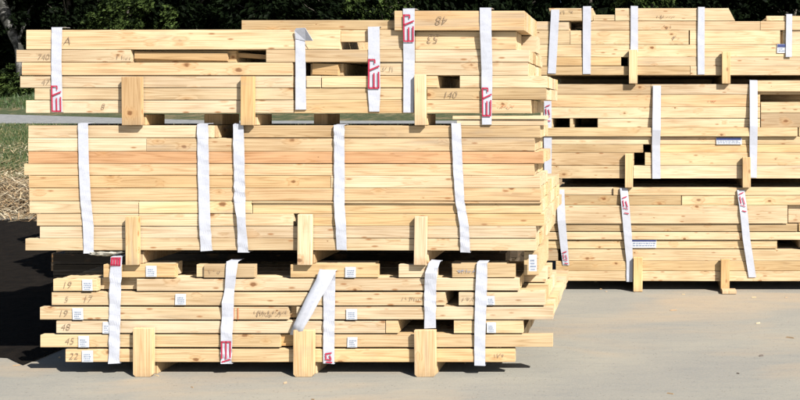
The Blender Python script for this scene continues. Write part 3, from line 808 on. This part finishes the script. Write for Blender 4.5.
scribble(E, 706, 716, 101, 2.5, REDCH)
# ---- bottom bundle
G = Bundle('bottom bundle of the back stack with slanting red-marked straps, resting low above the concrete', S, Y, 690, 281)
G.row(187.4, 195.3, [(545, 613, {'prot': -.01}), (613.5, 860)], 1.05, (3, 2), rear_x=(560, 860))
G.row(195.3, 205.2, [(547, 681), (682, 860)], 1.05, (3, 2))
G.row(205.2, 223.4, [(540, 787, {'prot': .024}), (789, 860, {'prot': -.03})], 1.05, (3, 2))
G.row(223.6, 231.4, [(540, 797, {'prot': .012}), (799, 860)], 1.05, (3, 2))
G.row(231.8, 239.8, [(543, 860, {'prot': .014})], 1.05, (3, 2))
G.row(240, 249, [(543, 777, {'prot': .0}), (801, 860)], 1.05, (3, 2), black=[(778, 800)])
G.row(249.4, 261, [(545, 558), (562, 860, {'prot': .0})], 1.05, (3, 2), black=[(558, 561.5)])
G.row(261, 271, [(556, 860)], 1.05, (3, 2)); G.row(271, 281, [(558, 860)], 1.05, (3, 2))
ribbon(G, [(556.5, 564.5, 190, .006), (558, 566, 220, .03), (560.5, 568, 245, .014), (563, 569.3, 265, 0)], logo=(251, 264, 'small'), bottom_under=False)
ribbon(G, [(620, 627.6, 188, .008), (621.5, 629.5, 205, .03), (624, 632, 236, .02), (626.5, 633, 262, .003), (626.5, 632.5, 281.5, 0)], logo=(196, 214, 'small'))
ribbon(G, [(736.8, 744.3, 190, .008), (739.5, 747, 212, .03), (742.5, 750, 240, .02), (748.5, 756, 277, .002)], logo=(192, 212, 'small'), bottom_under=False)
sticker(G, 631.5, 656.5, 237.5, 247.8, 'band')
gB = 'upright bearers holding the back stack'
bearer('upright bearer on the top back bundle under its third strap', S, Y, 629, 637.4, 50, 83.8, 75.4, 1.0, gB, tint=(1.15, 1.15, 1.1), post=.036)
bearer('upright bearer on the top back bundle below the slanted board end', S, Y, 721.5, 729.8, 52, 83.8, 75.4, 1.0, gB, tint=(1.15, 1.15, 1.1), post=.036)
bearer('upright bearer on the middle back bundle left of its long strap', S, Y, 625, 633, 153.5, 187.2, 179, 1.0, gB, tint=(1.25, 1.25, 1.2), post=.036)
bearer('upright bearer on the middle back bundle beside the right-hand strap', S, Y, 742, 750, 157, 187.2, 179, 1.0, gB, tint=(1.15, 1.15, 1.1), post=.036)
bearer('upright bearer at the left foot of the back stack', S, Y, 633.5, 642.5, 256.5, 290.6, 281.4, 1.0, gB, tint=(1.1, 1.08, 1.0), post=.036)
bearer('upright bearer with a foot block at the right foot of the back stack', S, Y, 720.3, 729, 258.5, 290.6, 281.4, 1.0, gB, foot=True, tint=(1.0, .95, .85), post=.036)

# ================================================================== LOW ROW BEHIND (black ones added for shade; seen only through the gaps)
def rear_bundle(label, x0, x1, y, z0, z1, depth, sd, tint=(1, 1, 1)):
    r = random.Random(sd)
    t = thing('lumber_bundle', label, 'lumber bundle', ((x0 + x1) / 2, y, z0), 'strapped lumber bundles')
    z = z0; h = .089
    while z + h < z1:
        d = 0
        while d < depth:
            th = .28; a_, b_ = x0 + r.uniform(0, .12), x1 - r.uniform(0, .12)
            o = obj('board', board_mesh(b_ - a_, h - .003, th - .004, .3), WOOD, t)
            o.color = (*tint, 1)
            o.location = ((a_ + b_) / 2 - (x0 + x1) / 2, d + th / 2, z + h / 2 - z0); d += th
        z += h
    for xx in (x0 + .6, (x0 + x1) / 2, x1 - .6):
        bm = bmesh.new(); bmesh.ops.create_cube(bm, size=1); bmesh.ops.scale(bm, vec=(.09, depth, .085), verts=bm.verts)
        obj('cross_timber', bm, POST, t, (xx - (x0 + x1) / 2, depth / 2, -.0425))
SHADE_TINT = (.09, .085, .085)  # near-black stands in for gap shade; these piles are added to cast shadow
rear_bundle('added shadow-casting lumber pile, coloured shade-black, close behind the front stack', -4.72, -1.02, 6.3, .085, 1.24, 1.1, 1, SHADE_TINT)
rear_bundle('second added shadow-casting lumber pile, coloured shade-black, hidden behind the front stack', -5.82, -1.5, 7.75, .085, 1.33, 1.1, 3, SHADE_TINT)
rear_bundle('third added shadow-casting lumber pile, coloured shade-black, at the rear edge of the yard', -6.93, -2.8, 9.2, .085, 1.33, 1.5, 4, SHADE_TINT)
rear_bundle('low lumber pile standing behind the back stack, glimpsed through its gaps', -.9, 3.6, 8.5, .085, 2.15, 1.1, 2)
